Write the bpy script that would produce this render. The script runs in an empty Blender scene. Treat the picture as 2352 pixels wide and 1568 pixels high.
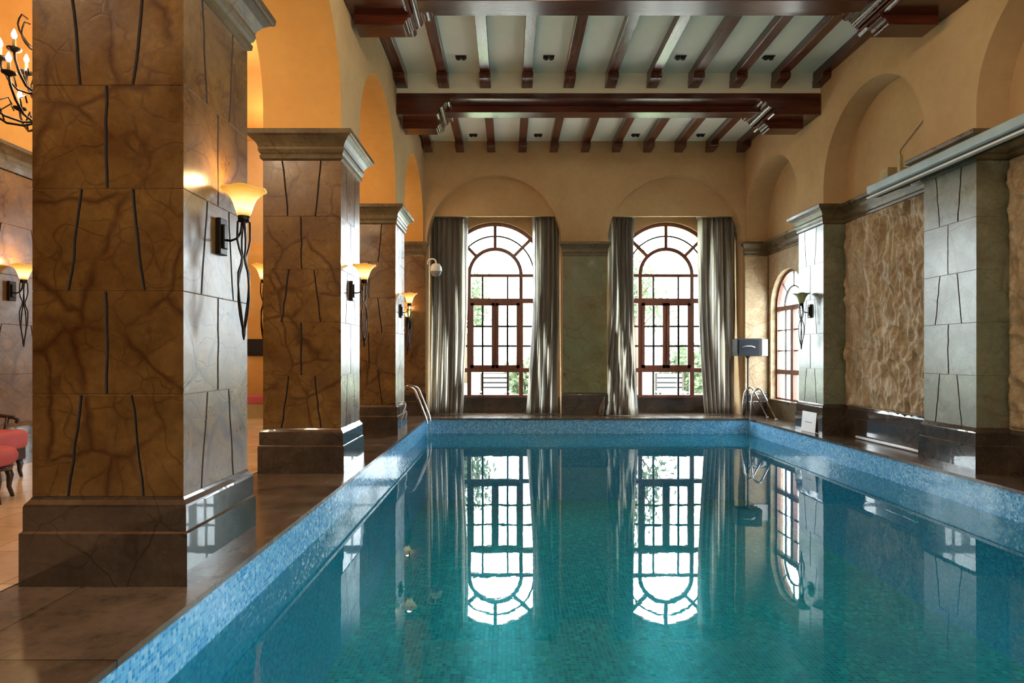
import bpy, bmesh, math, random
from mathutils import Vector, noise
C = bpy.context.scene.collection
random.seed(7)
PI = math.pi

# ------------------------------------------------------------------ helpers
class MB:
    """collects verts and faces, builds ONE mesh object"""
    def __init__(s):
        s.v = []; s.f = []; s.m = []; s.sm = []
    def add(s, vs, fs, mi=0, smooth=False):
        o = len(s.v)
        s.v += [tuple(p) for p in vs]
        for f in fs:
            s.f.append(tuple(i + o for i in f)); s.m.append(mi); s.sm.append(smooth)
    def box(s, x0, x1, y0, y1, z0, z1, mi=0):
        if x0 > x1: x0, x1 = x1, x0
        if y0 > y1: y0, y1 = y1, y0
        if z0 > z1: z0, z1 = z1, z0
        v = [(x0,y0,z0),(x1,y0,z0),(x1,y1,z0),(x0,y1,z0),(x0,y0,z1),(x1,y0,z1),(x1,y1,z1),(x0,y1,z1)]
        s.add(v, [(3,2,1,0),(4,5,6,7),(0,1,5,4),(1,2,6,5),(2,3,7,6),(3,0,4,7)], mi)
    def prism(s, poly, axis, a0, a1, mi=0, smooth=False):
        """poly: 2-D outline; axis 'x' -> (y,z), 'y' -> (x,z), 'z' -> (x,y)"""
        def P(p, a):
            return {'x': (a, p[0], p[1]), 'y': (p[0], a, p[1]), 'z': (p[0], p[1], a)}[axis]
        n = len(poly)
        v = [P(p, a0) for p in poly] + [P(p, a1) for p in poly]
        s.add(v, [tuple(range(n)), tuple(range(2*n-1, n-1, -1))], mi)
        s.add(v, [(i, i+n, (i+1) % n + n, (i+1) % n) for i in range(n)], mi, smooth)
    def rings(s, rings, cap0=True, cap1=True, mi=0, smooth=False, closed=True):
        n = len(rings[0]); v = [p for r in rings for p in r]; f = []
        for k in range(len(rings)-1):
            for i in range(n if closed else n-1):
                j = (i+1) % n
                f.append((k*n+i, k*n+j, (k+1)*n+j, (k+1)*n+i))
        s.add(v, f, mi, smooth)
        if cap0: s.add(rings[0], [tuple(range(n-1, -1, -1))], mi)
        if cap1: s.add(rings[-1], [tuple(range(n))], mi)
    def rect_loft(s, x0, x1, y0, y1, prof, mi=0, back=1):
        R = [[(x0-o,y0-o,z),(x1+o,y0-o,z),(x1+o,y1+o*back,z),(x0-o,y1+o*back,z)] for z, o in prof]
        s.rings(R, mi=mi)
    def tube(s, pts, r, n=8, mi=0, caps=True):
        pts = [Vector(p) for p in pts]
        rr = r if isinstance(r, (list, tuple)) else [r]*len(pts)
        R = []; up = None
        for i, p in enumerate(pts):
            d = (pts[min(i+1, len(pts)-1)] - pts[max(i-1, 0)]).normalized()
            if up is None:
                up = Vector((0,0,1)) if abs(d.z) < .9 else Vector((1,0,0))
            a = d.cross(up)
            if a.length < 1e-4: a = d.cross(Vector((0.3,1,0.2)))
            a.normalize(); b = a.cross(d).normalized(); up = b
            R.append([p + (a*math.cos(2*PI*k/n) + b*math.sin(2*PI*k/n))*rr[i] for k in range(n)])
        s.rings(R, caps, caps, mi, True)
    def lathe(s, cx, cy, prof, n=24, mi=0, smooth=True, caps=True):
        R = [[(cx+r*math.cos(2*PI*k/n), cy+r*math.sin(2*PI*k/n), z) for k in range(n)] for r, z in prof]
        s.rings(R, caps, caps, mi, smooth)
    def arcbar(s, cx, cz, r, th, y0, y1, a0, a1, n=24, mi=0):
        R = []
        for k in range(n+1):
            a = a0 + (a1-a0)*k/n; c, q = math.cos(a), math.sin(a)
            ri, ro = r-th/2, r+th/2
            R.append([(cx+ri*c, y0, cz+ri*q), (cx+ro*c, y0, cz+ro*q), (cx+ro*c, y1, cz+ro*q), (cx+ri*c, y1, cz+ri*q)])
        s.rings(R, True, True, mi)
    def sweep(s, path, prof, side=1, mi=0):
        """open wall moulding: path of (x,y), prof of (offset,z); offset goes to the left of travel when side=1"""
        n = len(path); offs = []
        for i in range(n):
            ns = []
            for a, b in ((i-1, i), (i, i+1)):
                if a >= 0 and b < n:
                    d = Vector((path[b][0]-path[a][0], path[b][1]-path[a][1])).normalized()
                    ns.append(Vector((-d.y, d.x))*side)
            if len(ns) == 1: m = ns[0]
            else:
                m = (ns[0]+ns[1]); m = m / max(m.length_squared, .3) * 2 if m.length > .01 else ns[0]
                m = (ns[0]+ns[1]).normalized() / max((ns[0]+ns[1]).normalized().dot(ns[0]), .4)
            offs.append(m)
        R = [[(path[i][0]+offs[i].x*o, path[i][1]+offs[i].y*o, z) for o, z in prof] for i in range(n)]
        s.rings(R, True, True, mi, False, True)
    def build(s, name, mat, parent=None, bevel=0, solid=0, recalc=True, subsurf=0):
        me = bpy.data.meshes.new(name); me.from_pydata(s.v, [], s.f)
        mats = mat if isinstance(mat, (list, tuple)) else [mat]
        for m in mats: me.materials.append(m)
        for p, mi, sm in zip(me.polygons, s.m, s.sm): p.material_index = mi; p.use_smooth = sm
        bm = bmesh.new(); bm.from_mesh(me)
        bmesh.ops.remove_doubles(bm, verts=bm.verts, dist=1e-5)
        if recalc: bmesh.ops.recalc_face_normals(bm, faces=bm.faces)
        bm.to_mesh(me); bm.free(); me.update()
        o = bpy.data.objects.new(name, me); C.objects.link(o)
        if parent is not None: o.parent = parent
        if bevel:
            b = o.modifiers.new('bevel', 'BEVEL'); b.width = bevel; b.segments = 2; b.limit_method = 'ANGLE'; b.angle_limit = math.radians(40)
        if solid:
            b = o.modifiers.new('solid', 'SOLIDIFY'); b.thickness = solid; b.offset = 0
        if subsurf:
            b = o.modifiers.new('sub', 'SUBSURF'); b.levels = subsurf; b.render_levels = subsurf
        return o

def empty(name, loc=(0,0,0)):
    o = bpy.data.objects.new(name, None); C.objects.link(o); o.location = loc; o.empty_display_size = .1
    return o
def tag(o, label=None, cat=None, group=None, kind=None):
    if label: o['label'] = label
    if cat: o['category'] = cat
    if group: o['group'] = group
    if kind: o['kind'] = kind
    return o
def copy_tree(o, parent=None):
    c = o.copy(); C.objects.link(c)
    if parent is not None: c.parent = parent
    for ch in list(o.children): copy_tree(ch, c)
    return c
def struct(o, label=None):
    return tag(o, label, None, None, 'structure')

# ------------------------------------------------------------------ materials
class NT:
    def __init__(s, name):
        s.m = bpy.data.materials.new(name); s.m.use_nodes = True; s.t = s.m.node_tree; s.t.nodes.clear()
        s.out = s.n('ShaderNodeOutputMaterial')
    def n(s, typ, **kw):
        nd = s.t.nodes.new(typ)
        for k, v in kw.items():
            if k.startswith('_'): setattr(nd, k[1:], v)
            else: s.set(nd, k.replace('_', ' '), v)
        return nd
    def set(s, nd, key, v):
        sock = nd.inputs[int(key)] if key.isdigit() else nd.inputs[key]
        if isinstance(v, bpy.types.NodeSocket): s.t.links.new(v, sock)
        else: sock.default_value = v
    def math(s, op, a, b=0.0, c=None):
        nd = s.t.nodes.new('ShaderNodeMath'); nd.operation = op
        for i, v in enumerate([a, b] + ([c] if c is not None else [])): s.set(nd, str(i), v)
        return nd.outputs[0]
    def vmath(s, op, a, b=None, scale=None):
        nd = s.t.nodes.new('ShaderNodeVectorMath'); nd.operation = op
        s.set(nd, '0', a)
        if b is not None: s.set(nd, '1', b)
        if scale is not None: nd.inputs['Scale'].default_value = scale
        return nd.outputs[0]
    def pos(s): return s.n('ShaderNodeNewGeometry').outputs['Position']
    def noise(s, vec, scale, detail=4, rough=.55, dist=0.0):
        nd = s.n('ShaderNodeTexNoise', Vector=vec, Scale=scale, Detail=float(detail), Roughness=rough, Distortion=dist)
        return nd
    def ramp(s, fac, stops):
        nd = s.t.nodes.new('ShaderNodeValToRGB'); s.set(nd, 'Fac', fac)
        e = nd.color_ramp.elements
        while len(e) > 1: e.remove(e[-1])
        e[0].position = stops[0][0]; e[0].color = (*stops[0][1], 1)
        for p, c in stops[1:]:
            x = e.new(p); x.color = (*c, 1)
        return nd.outputs['Color']
    def mix(s, fac, a, b, typ='MIX'):
        nd = s.t.nodes.new('ShaderNodeMix'); nd.data_type = 'RGBA'; nd.blend_type = typ
        for i, v in ((0, fac), (6, a), (7, b)):
            if isinstance(v, bpy.types.NodeSocket): s.t.links.new(v, nd.inputs[i])
            else: nd.inputs[i].default_value = v if i == 0 else (*v, 1) if len(v) == 3 else v
        return nd.outputs[2]
    def map(s, v, a, b, c, d):
        nd = s.t.nodes.new('ShaderNodeMapRange'); s.set(nd, '0', v)
        for i, q in enumerate((a, b, c, d)): nd.inputs[i+1].default_value = q
        return nd.outputs[0]
    def bump(s, h, strength=.3, dist=.01):
        return s.n('ShaderNodeBump', Height=h, Strength=strength, Distance=dist).outputs['Normal']
    def bsdf(s, **kw):
        b = s.n('ShaderNodeBsdfPrincipled')
        for k, v in kw.items():
            k = k.replace('_', ' ')
            if isinstance(v, tuple) and len(v) == 3: v = (*v, 1)
            s.set(b, k, v)
        s.t.links.new(b.outputs[0], s.out.inputs[0]); return b

def srgb(r, g, b):
    f = lambda c: (c/255/12.92) if c/255 <= .04045 else ((c/255+.055)/1.055)**2.4
    return (f(r), f(g), f(b))

def plain(name, col, rough=.5, metal=0.0, spec=.5, coat=0.0, bumpy=0.0, bscale=60, vary=.08):
    t = NT(name); p = t.pos(); nz = t.noise(p, bscale, 4)
    big = t.noise(p, 2.5, 3)
    dark = tuple(c*(1-vary*2) for c in col); light = tuple(min(1, c*(1+vary*2)) for c in col)
    c = t.ramp(big.outputs['Fac'], [(.3, dark), (.7, light)])
    kw = dict(Base_Color=c, Roughness=rough, Metallic=metal, Specular_IOR_Level=spec, Coat_Weight=coat)
    if bumpy: kw['Normal'] = t.bump(nz.outputs['Fac'], bumpy, .004)
    t.bsdf(**kw); return t.m

def stone(name, base0, base1, vein, rough=(.22, .42), vscale=1.5, veinw=.035, green=None, bumpd=.012, spec=.5, coat=.0, coatr=.25):
    """rain-forest marble: mottled ground with a web of brown veins"""
    t = NT(name); p = t.pos()
    warp = t.noise(p, 1.6, 4).outputs['Color']
    pw = t.vmath('ADD', p, t.vmath('SCALE', t.vmath('SUBTRACT', warp, (.5,.5,.5)), scale=.32))
    mott = t.noise(pw, 2.6, 8, .65)
    fine = t.noise(p, 22, 5, .7)
    c = t.ramp(mott.outputs['Fac'], [(.28, base0), (.72, base1)])
    if green:
        g = t.noise(p, 1.1, 3)
        c = t.mix(t.map(g.outputs['Fac'], .42, .68, 0, .75), c, green)
    c = t.mix(t.map(fine.outputs['Fac'], .35, .75, 0, .45), c, tuple(q*.45 for q in base0))
    veins = None
    for sc, w, k in ((vscale, veinw, 1.0), (vscale*2.3, veinw*.8, .6)):
        vo = t.n('ShaderNodeTexVoronoi', _feature='DISTANCE_TO_EDGE', Vector=pw, Scale=sc)
        ed = t.map(vo.outputs['Distance'], 0, w, k, 0)
        br = t.noise(p, 1.9 + sc*.3, 3)
        ed = t.math('MULTIPLY', ed, t.map(br.outputs['Fac'], .38, .52, 0, 1))
        veins = ed if veins is None else t.math('MAXIMUM', veins, ed)
    rn = t.noise(t.vmath('ADD', p, t.vmath('SCALE', t.vmath('SUBTRACT', t.noise(p, 4.5, 3).outputs['Color'], (.5,.5,.5)), scale=.06)), 2.1, 1, .4)
    rdg = t.map(t.math('ABSOLUTE', t.math('SUBTRACT', rn.outputs['Fac'], .5)), 0, .010, .7, 0)
    veins = t.math('MAXIMUM', veins, rdg)
    c = t.mix(t.math('MULTIPLY', veins, .8), c, vein)
    h = t.math('SUBTRACT', t.math('MULTIPLY', mott.outputs['Fac'], .7), t.math('MULTIPLY', veins, .16))
    h = t.math('ADD', h, t.math('MULTIPLY', fine.outputs['Fac'], .12))
    r = t.map(t.noise(p, 3.5, 5).outputs['Fac'], .3, .7, rough[0], rough[1])
    t.bsdf(Base_Color=c, Roughness=r, Specular_IOR_Level=spec, Coat_Weight=coat, Coat_Roughness=coatr, Coat_IOR=1.5 if coat < .9 else 1.42, Normal=t.bump(h, .35, bumpd))
    return t.m

def plaster(name, col, col2):
    t = NT(name); p = t.pos()
    a = t.noise(p, .9, 4); b = t.noise(p, 9, 5); g = t.noise(p, 120, 3)
    c = t.ramp(t.math('ADD', t.math('MULTIPLY', a.outputs['Fac'], .75), t.math('MULTIPLY', b.outputs['Fac'], .25)), [(.35, col), (.65, col2)])
    t.bsdf(Base_Color=c, Roughness=.85, Specular_IOR_Level=.2, Normal=t.bump(g.outputs['Fac'], .12, .003)); return t.m

def mosaic(name, cols, size, grout, rough=.12, coat=.4, big=None):
    t = NT(name); g = t.n('ShaderNodeNewGeometry')
    p = t.vmath('ADD', g.outputs['Position'], (.0131, .0117, .0123))
    q = t.vmath('SCALE', p, scale=1/size)
    cell = t.vmath('FLOOR', q)
    wn = t.n('ShaderNodeTexWhiteNoise', _noise_dimensions='3D', Vector=cell)
    n = len(cols)
    c = t.ramp(wn.outputs['Value'], [((i+.5)/n, k) for i, k in enumerate(cols)])
    if big:
        bn = t.noise(p, .8, 4)
        c = t.mix(t.map(bn.outputs['Fac'], .42, .62, 0, .55), c, big)
    fr = t.vmath('FRACTION', q)
    fr = t.vmath('ABSOLUTE', t.vmath('SUBTRACT', fr, (.5,.5,.5)))
    inv = t.vmath('SUBTRACT', (1,1,1), t.vmath('ABSOLUTE', g.outputs['Normal']))
    fr = t.vmath('MULTIPLY', fr, inv)
    s = t.n('ShaderNodeSeparateXYZ', Vector=fr)
    e = t.math('MAXIMUM', t.math('MAXIMUM', s.outputs[0], s.outputs[1]), s.outputs[2])
    ed = t.map(e, .43, .47, 0, 1)
    c = t.mix(ed, c, grout)
    tilt = t.vmath('SCALE', t.vmath('SUBTRACT', wn.outputs['Color'], (.5,.5,.5)), scale=.10)
    nrm = t.vmath('NORMALIZE', t.vmath('ADD', t.bump(t.math('MULTIPLY', ed, -1), .4, .002), tilt))
    t.bsdf(Base_Color=c, Roughness=t.map(ed, 0, 1, rough, .6), Coat_Weight=coat, Coat_Roughness=.08, Normal=nrm)
    return t.m

def slabs(name, col0, col1, sx, sy, rough, joint=.01, jcol=(.01,.008,.006), ox=0, oy=0, spec=.5):
    t = NT(name); p = t.pos(); s = t.n('ShaderNodeSeparateXYZ', Vector=p)
    fx = t.math('FRACT', t.math('DIVIDE', t.math('ADD', s.outputs[0], ox+50*sx), sx))
    fy = t.math('FRACT', t.math('DIVIDE', t.math('ADD', s.outputs[1], oy+50*sy), sy))
    ex = t.math('LESS_THAN', fx, joint/sx); ey = t.math('LESS_THAN', fy, joint/sy)
    ed = t.math('MAXIMUM', ex, ey)
    ix = t.math('FLOOR', t.math('DIVIDE', t.math('ADD', s.outputs[0], ox+50*sx), sx))
    iy = t.math('FLOOR', t.math('DIVIDE', t.math('ADD', s.outputs[1], oy+50*sy), sy))
    cv = t.n('ShaderNodeCombineXYZ', X=ix, Y=iy)
    wn = t.n('ShaderNodeTexWhiteNoise', _noise_dimensions='3D', Vector=cv.outputs[0])
    nz = t.noise(p, 3, 7, .65); fn = t.noise(p, 18, 4)
    f = t.math('ADD', t.math('MULTIPLY', nz.outputs['Fac'], .8), t.math('MULTIPLY', t.math('SUBTRACT', wn.outputs['Value'], .5), .25))
    c = t.ramp(f, [(.2, col0), (.62, col1)])
    c = t.mix(t.map(fn.outputs['Fac'], .5, .8, 0, .5), c, col0)
    c = t.mix(ed, c, jcol)
    t.bsdf(Base_Color=c, Roughness=t.map(nz.outputs['Fac'], .3, .7, rough*.7, rough*1.4), Specular_IOR_Level=spec, Normal=t.bump(t.math('SUBTRACT', t.math('MULTIPLY', fn.outputs['Fac'], .1), ed), .25, .003))
    return t.m

def wood(name, c0, c1, rough=.28, axis=0, coat=.3):
    t = NT(name); p = t.pos()
    sc = [14, 14, 14]; sc[axis] = 1.2
    q = t.vmath('MULTIPLY', p, tuple(sc))
    n1 = t.noise(q, 1.0, 6, .6, .6)
    c = t.ramp(n1.outputs['Fac'], [(.3, c0), (.7, c1)])
    t.bsdf(Base_Color=c, Roughness=rough, Coat_Weight=coat, Coat_Roughness=.15, Normal=t.bump(n1.outputs['Fac'], .08, .003)); return t.m

def emis(name, col, strength):
    t = NT(name)
    e = t.n('ShaderNodeEmission', Color=(*col, 1), Strength=strength)
    t.t.links.new(e.outputs[0], t.out.inputs[0]); return t.m

M = {}
M['stone'] = stone('forest_marble', srgb(88,56,22), srgb(138,102,52), srgb(60,26,10), vscale=1.7, veinw=.045, bumpd=.014, coat=.45)
M['stone_green'] = stone('forest_marble_green', srgb(84,76,40), srgb(134,128,84), srgb(92,66,34), green=srgb(104,118,82))
M['stone_grey'] = stone('forest_marble_grey', srgb(100,96,74), srgb(154,152,126), srgb(104,94,72), green=srgb(128,138,118), coat=.7)
M['stone_light'] = stone('split_stone', srgb(156,130,98), srgb(212,190,158), srgb(150,122,92), rough=(.6,.8), bumpd=.03, spec=.3)
M['groove'] = plain('stone_joint', srgb(44,28,16), .7)
M['plinth'] = stone('dark_plinth_marble', srgb(54,44,37), srgb(90,76,64), srgb(46,36,28), rough=(.10,.18), vscale=2.2, veinw=.02, bumpd=.0004, spec=.3, coat=1.0, coatr=.015)
M['cornice'] = stone('cornice_stone', srgb(78,64,42), srgb(124,108,78), srgb(76,52,30), rough=(.25,.4), bumpd=.004)
M['plaster'] = plaster('ochre_plaster', srgb(182,150,110), srgb(198,168,126))
M['plaster_orange'] = plaster('orange_plaster', srgb(198,146,76), srgb(212,162,92))  # warm lamplight put into the plaster colour
M['ceiling'] = plaster('pale_ceiling_plaster', srgb(236,236,222), srgb(243,243,232))
M['wood'] = wood('dark_red_timber', srgb(52,20,14), srgb(96,44,30), .22, 0)
M['wood_y'] = wood('dark_red_timber_rafter', srgb(60,26,18), srgb(108,56,40), .26, 1)
M['frame'] = wood('window_timber', srgb(92,48,34), srgb(134,76,56), .4, 2, .1)
M['muntin'] = plain('muntin_paint', srgb(52,44,40), .6)
M['iron'] = plain('dark_bronze_iron', srgb(40,32,28), .35, .7, .5)
M['chrome'] = plain('polished_steel', (.75,.77,.8), .1, 1.0)
M['blue_tile'] = mosaic('blue_glass_mosaic', [srgb(60,144,208), srgb(92,172,228), srgb(120,194,238), srgb(76,158,218), srgb(152,210,242)], .025, srgb(140,190,222), .12, .6)
M['pool_tile'] = mosaic('green_glass_mosaic', [srgb(14,120,130), srgb(60,190,170), srgb(24,140,160), srgb(130,220,190), srgb(20,110,120), srgb(40,170,150)], .05, srgb(150,215,210), .3, .1, big=srgb(14,118,145))
M['deck'] = slabs('brown_deck_stone', srgb(62,50,40), srgb(116,98,82), .82, .9, .2, .006, ox=.03)
M['lounge_floor'] = slabs('cream_floor_tile', srgb(200,174,140), srgb(224,200,168), .6, .6, .16, .006, jcol=srgb(130,100,70))
M['pink'] = plain('pink_velvet', srgb(184,92,94), .75, 0, .3, 0, .15, 200, .06)
M['dark_wood'] = wood('dark_chair_wood', srgb(28,16,12), srgb(52,30,22), .3, 2)
M['black'] = plain('black_speaker_shell', srgb(20,21,26), .6)
M['grille'] = plain('speaker_grille', srgb(26,29,38), .7, .0, .3, 0, .5, 240)
M['white'] = plain('white_plastic', srgb(226,226,228), .4, vary=.02)
M['grey'] = plain('grey_mark', srgb(120,124,134), .6)
M['rail_blue'] = plain('pale_blue_metal', srgb(166,184,190), .35, .2)
M['rail_dark'] = plain('dark_slot', srgb(14,26,28), .5)
M['beige_box'] = plain('beige_metal', srgb(166,146,100), .6)
M['path'] = plain('pale_paving', srgb(190,186,176), .8)
M['bark'] = plain('bark', srgb(90,72,56), .9)

def leafm(name, c0, c1):
    t = NT(name); p = t.pos(); n = t.noise(p, 6, 3)
    c = t.ramp(n.outputs['Fac'], [(.3, c0), (.7, c1)])
    d = t.n('ShaderNodeBsdfDiffuse', Color=c); tr = t.n('ShaderNodeBsdfTranslucent', Color=c)
    mx = t.n('ShaderNodeMixShader'); t.set(mx, '0', .35); t.set(mx, '1', d.outputs[0]); t.set(mx, '2', tr.outputs[0])
    t.t.links.new(mx.outputs[0], t.out.inputs[0]); return t.m
M['leaf'] = leafm('garden_leaves', srgb(66,76,56), srgb(112,122,96))
M['grass'] = leafm('lawn_grass', srgb(150,164,124), srgb(180,190,156))

def glassm():
    t = NT('window_glass')
    fr = t.n('ShaderNodeFresnel', IOR=1.45)
    tr = t.n('ShaderNodeBsdfTransparent', Color=(.95,.97,.97,1)); gl = t.n('ShaderNodeBsdfGlossy', Roughness=.01)
    mx = t.n('ShaderNodeMixShader'); front = t.math('SUBTRACT', 1.0, t.n('ShaderNodeNewGeometry').outputs['Backfacing'])
    t.set(mx, '0', t.math('MULTIPLY', fr.outputs[0], front)); t.set(mx, '1', tr.outputs[0]); t.set(mx, '2', gl.outputs[0])
    t.t.links.new(mx.outputs[0], t.out.inputs[0]); return t.m
M['glass'] = glassm()

def waterm():
    t = NT('pool_water'); p = t.pos()
    n1 = t.noise(t.vmath('MULTIPLY', p, (1.0, .8, 1.0)), 3.2, 3, .5)
    n2 = t.noise(p, 13, 3, .5)
    h = t.math('ADD', n1.outputs['Fac'], t.math('MULTIPLY', n2.outputs['Fac'], .16))
    nrm = t.bump(h, .05, .009)
    fr = t.n('ShaderNodeFresnel', IOR=1.33, Normal=nrm)
    tr = t.n('ShaderNodeBsdfTransparent', Color=(*WATER_TINT, 1))
    df = t.n('ShaderNodeBsdfDiffuse', Color=(*WATER_BODY, 1))
    body = t.n('ShaderNodeMixShader'); t.set(body, '0', WATER_MILK); t.set(body, '1', tr.outputs[0]); t.set(body, '2', df.outputs[0])
    gl = t.n('ShaderNodeBsdfGlossy', Roughness=.0, Normal=nrm)
    back = t.n('ShaderNodeNewGeometry').outputs['Backfacing']
    fac = t.math('ADD', t.math('MULTIPLY', fr.outputs[0], t.math('SUBTRACT', 1.0, back)), t.math('MULTIPLY', back, .06))
    mx = t.n('ShaderNodeMixShader'); t.set(mx, '0', fac); t.set(mx, '1', body.outputs[0]); t.set(mx, '2', gl.outputs[0])
    t.t.links.new(mx.outputs[0], t.out.inputs[0]); return t.m
WATER_TINT = (.24, .64, .68); WATER_BODY = (.012, .28, .38); WATER_MILK = .2
M['water'] = waterm()

def curtainm():
    t = NT('silk_curtain'); p = t.pos()
    w = t.noise(t.vmath('MULTIPLY', p, (30, 30, 2)), 1, 3)
    band = t.noise(t.vmath('MULTIPLY', p, (7, 3, .25)), 1, 2)
    c = t.ramp(w.outputs['Fac'], [(.3, srgb(92,84,76)), (.7, srgb(128,118,106))])
    b = t.n('ShaderNodeBsdfPrincipled', Base_Color=c, Roughness=.38, Specular_IOR_Level=.6, Sheen_Weight=.3)
    tr = t.n('ShaderNodeBsdfTranslucent', Color=(.85,.82,.75,1))
    mx = t.n('ShaderNodeMixShader'); t.set(mx, '0', t.map(band.outputs['Fac'], .50, .60, .06, .9)); t.set(mx, '1', b.outputs[0]); t.set(mx, '2', tr.outputs[0])
    t.t.links.new(mx.outputs[0], t.out.inputs[0]); return t.m
M['curtain'] = curtainm()

def shadem():
    """lit amber glass: glows hottest near the bulb at its foot"""
    t = NT('lit_amber_glass')
    tc = t.n('ShaderNodeTexCoord'); s = t.n('ShaderNodeSeparateXYZ', Vector=tc.outputs['Object'])
    f = t.map(s.outputs[2], 0.0, .19, 0, 1)
    col = t.ramp(f, [(0, (1,.42,.05)), (.22, (1,.82,.40)), (.5, (1,.74,.26)), (.8, (1,.50,.08)), (1, (.95,.38,.03))])
    st = t.ramp(f, [(0, (.45,)*3), (.3, (1,)*3), (.6, (.65,)*3), (1, (.30,)*3)])
    e = t.n('ShaderNodeEmission', Color=col, Strength=t.math('MULTIPLY', st, 1.7))
    b = t.n('ShaderNodeBsdfPrincipled', Base_Color=(.35,.20,.06,1), Roughness=.3)
    ad = t.n('ShaderNodeAddShader'); t.set(ad, '0', e.outputs[0]); t.set(ad, '1', b.outputs[0])
    t.t.links.new(ad.outputs[0], t.out.inputs[0]); return t.m
M['shade_lit'] = shadem()
M['shade_off'] = plain('unlit_olive_glass', srgb(176,178,128), .25, vary=.04)
M['bulb'] = emis('candle_bulb_glow', (1,.78,.45), 40)
M['downlight'] = plain('downlight_black', srgb(34,40,42), .5)

# ------------------------------------------------------------------ dimensions
ROW = [3.6, 6.99, 10.38]; PD = .88            # pillar rows (near face) and depth
XL, XL2 = -1.917, -2.81                       # pool-side and lounge-side face of the arcade
XR, XN, XN3 = 5.37, 5.75, 5.87                # right pilaster face, niche back, far niche back
YF, YW = 13.8, 14.5                           # far wall face, window wall
PX0, PX1, PY0, PY1 = -1.752, 5.14, -2.6, 13.1 # pool
ZW = -.33
ZC = 3.9; ZT = 6.2
LX = -6.1

# ------------------------------------------------------------------ pillars
def face_course(mb, o, u, nrm, w, z0, z1, grooves):
    """one stone course on one face, with carved vertical grooves; o = lower-left corner, u = direction"""
    o = Vector(o); u = Vector(u); nrm = Vector(nrm); ch = .004; g = .009; gd = .012
    def P(a, z, d=0.0): return o + u*a + nrm*d + Vector((0,0,z))
    N = 6
    cols = []                                        # list of (fn(t)->u, depth)
    edges = [lambda t: 0.0]; segs = []
    jit = {}
    for k, (ub, ut) in enumerate(grooves):
        js = [random.uniform(-.006, .006) for _ in range(N+1)]
        wd = random.uniform(.8, 1.25)
        def mid(i, ub=ub, ut=ut, js=js): return ub*w + (ut-ub)*w*i/N + js[i]
        segs.append((mid, g*wd))
    za, zb = z0+ch, z1-ch
    left = [ch*.0 for _ in range(N+1)]
    left = [0.0]*(N+1)
    allsegs = segs + [None]
    for sgm in allsegs:
        right = [w]*(N+1) if sgm is None else [sgm[0](i)-sgm[1] for i in range(N+1)]
        vs = []; fs = []
        for i in range(N+1):
            z = za+(zb-za)*i/N
            vs += [P(left[i], z), P(right[i], z)]
        for i in range(N): fs.append((2*i, 2*i+1, 2*i+3, 2*i+2))
        mb.add(vs, fs, 0)
        if sgm is not None:
            vs = []; fs = []
            for i in range(N+1):
                z = za+(zb-za)*i/N; c = sgm[0](i)
                vs += [P(c-sgm[1], z), P(c, z, -gd), P(c+sgm[1], z)]
            for i in range(N): fs += [(3*i, 3*i+1, 3*i+4, 3*i+3), (3*i+1, 3*i+2, 3*i+5, 3*i+4)]
            mb.add(vs, fs, 1)
            left = [sgm[0](i)+sgm[1] for i in range(N+1)]
    d = ch
    mb.add([P(0, za), P(w, za), P(w-d, z0, -d), P(d, z0, -d)], [(0,1,2,3)], 0)
    mb.add([P(0, zb), P(w, zb), P(w-d, z1, -d), P(d, z1, -d)], [(3,2,1,0)], 0)

G_ONE = [(.49, .49)]
G_OUT = [(.24, .33), (.74, .66)]       # splayed outwards at the foot
G_IN = [(.32, .25), (.67, .74)]
PLINTH = [(0,.045),(.31,.045),(.317,.036),(.322,.032),(.46,.032),(.475,.028),(.5,.008),(.516,.0)]
CAP = [(3.585,.0),(3.6,.025),(3.635,.03),(3.65,.018),(3.67,.035),(3.70,.045),(3.73,.042),(3.76,.055),(3.80,.085),(3.835,.125),(3.84,.14),(3.85,.15),(3.89,.155),(3.9,.15)]

def pillar(name, label, cat, group, x0, x1, y0, y1, mat, faces='NESW', phase=0):
    t = tag(empty(name, ((x0+x1)/2, (y0+y1)/2, 0)), label, cat, group)
    ox, oy = t.location.x, t.location.y
    mb = MB(); zs = [.516+.609*k for k in range(6)]; zs[5] = 3.585
    zs = [.516, 1.12, 1.73, 2.335, 2.945, 3.585]
    X0, X1, Y0, Y1 = x0-ox, x1-ox, y0-oy, y1-oy
    for k in range(5):
        kk = (k+phase) % 4
        gr = G_OUT if kk in (0, 2) else G_ONE
        if k == 4: gr = G_IN
        if 'S' in faces: face_course(mb, (X0,Y0,0), (1,0,0), (0,-1,0), X1-X0, zs[k], zs[k+1], gr if 'E' in faces else [])
        if 'N' in faces: face_course(mb, (X1,Y1,0), (-1,0,0), (0,1,0), X1-X0, zs[k], zs[k+1], gr)
        if 'E' in faces: face_course(mb, (X1,Y0,0), (0,1,0), (1,0,0), Y1-Y0, zs[k], zs[k+1], gr)
        if 'W' in faces: face_course(mb, (X0,Y1,0), (0,-1,0), (-1,0,0), Y1-Y0, zs[k], zs[k+1], gr)
    mb.box(X0+.02, X1-.02, Y0+.02, Y1-.02, .3, 3.7, 1)
    mb.build('shaft', [mat, M['groove']], t, recalc=False)
    mb = MB(); mb.rect_loft(X0, X1, Y0, Y1, PLINTH); mb.build('plinth', M['plinth'], t)
    mb = MB(); mb.rect_loft(X0, X1, Y0, Y1, CAP); mb.build('capital', M['cornice'], t)
    return t

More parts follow.
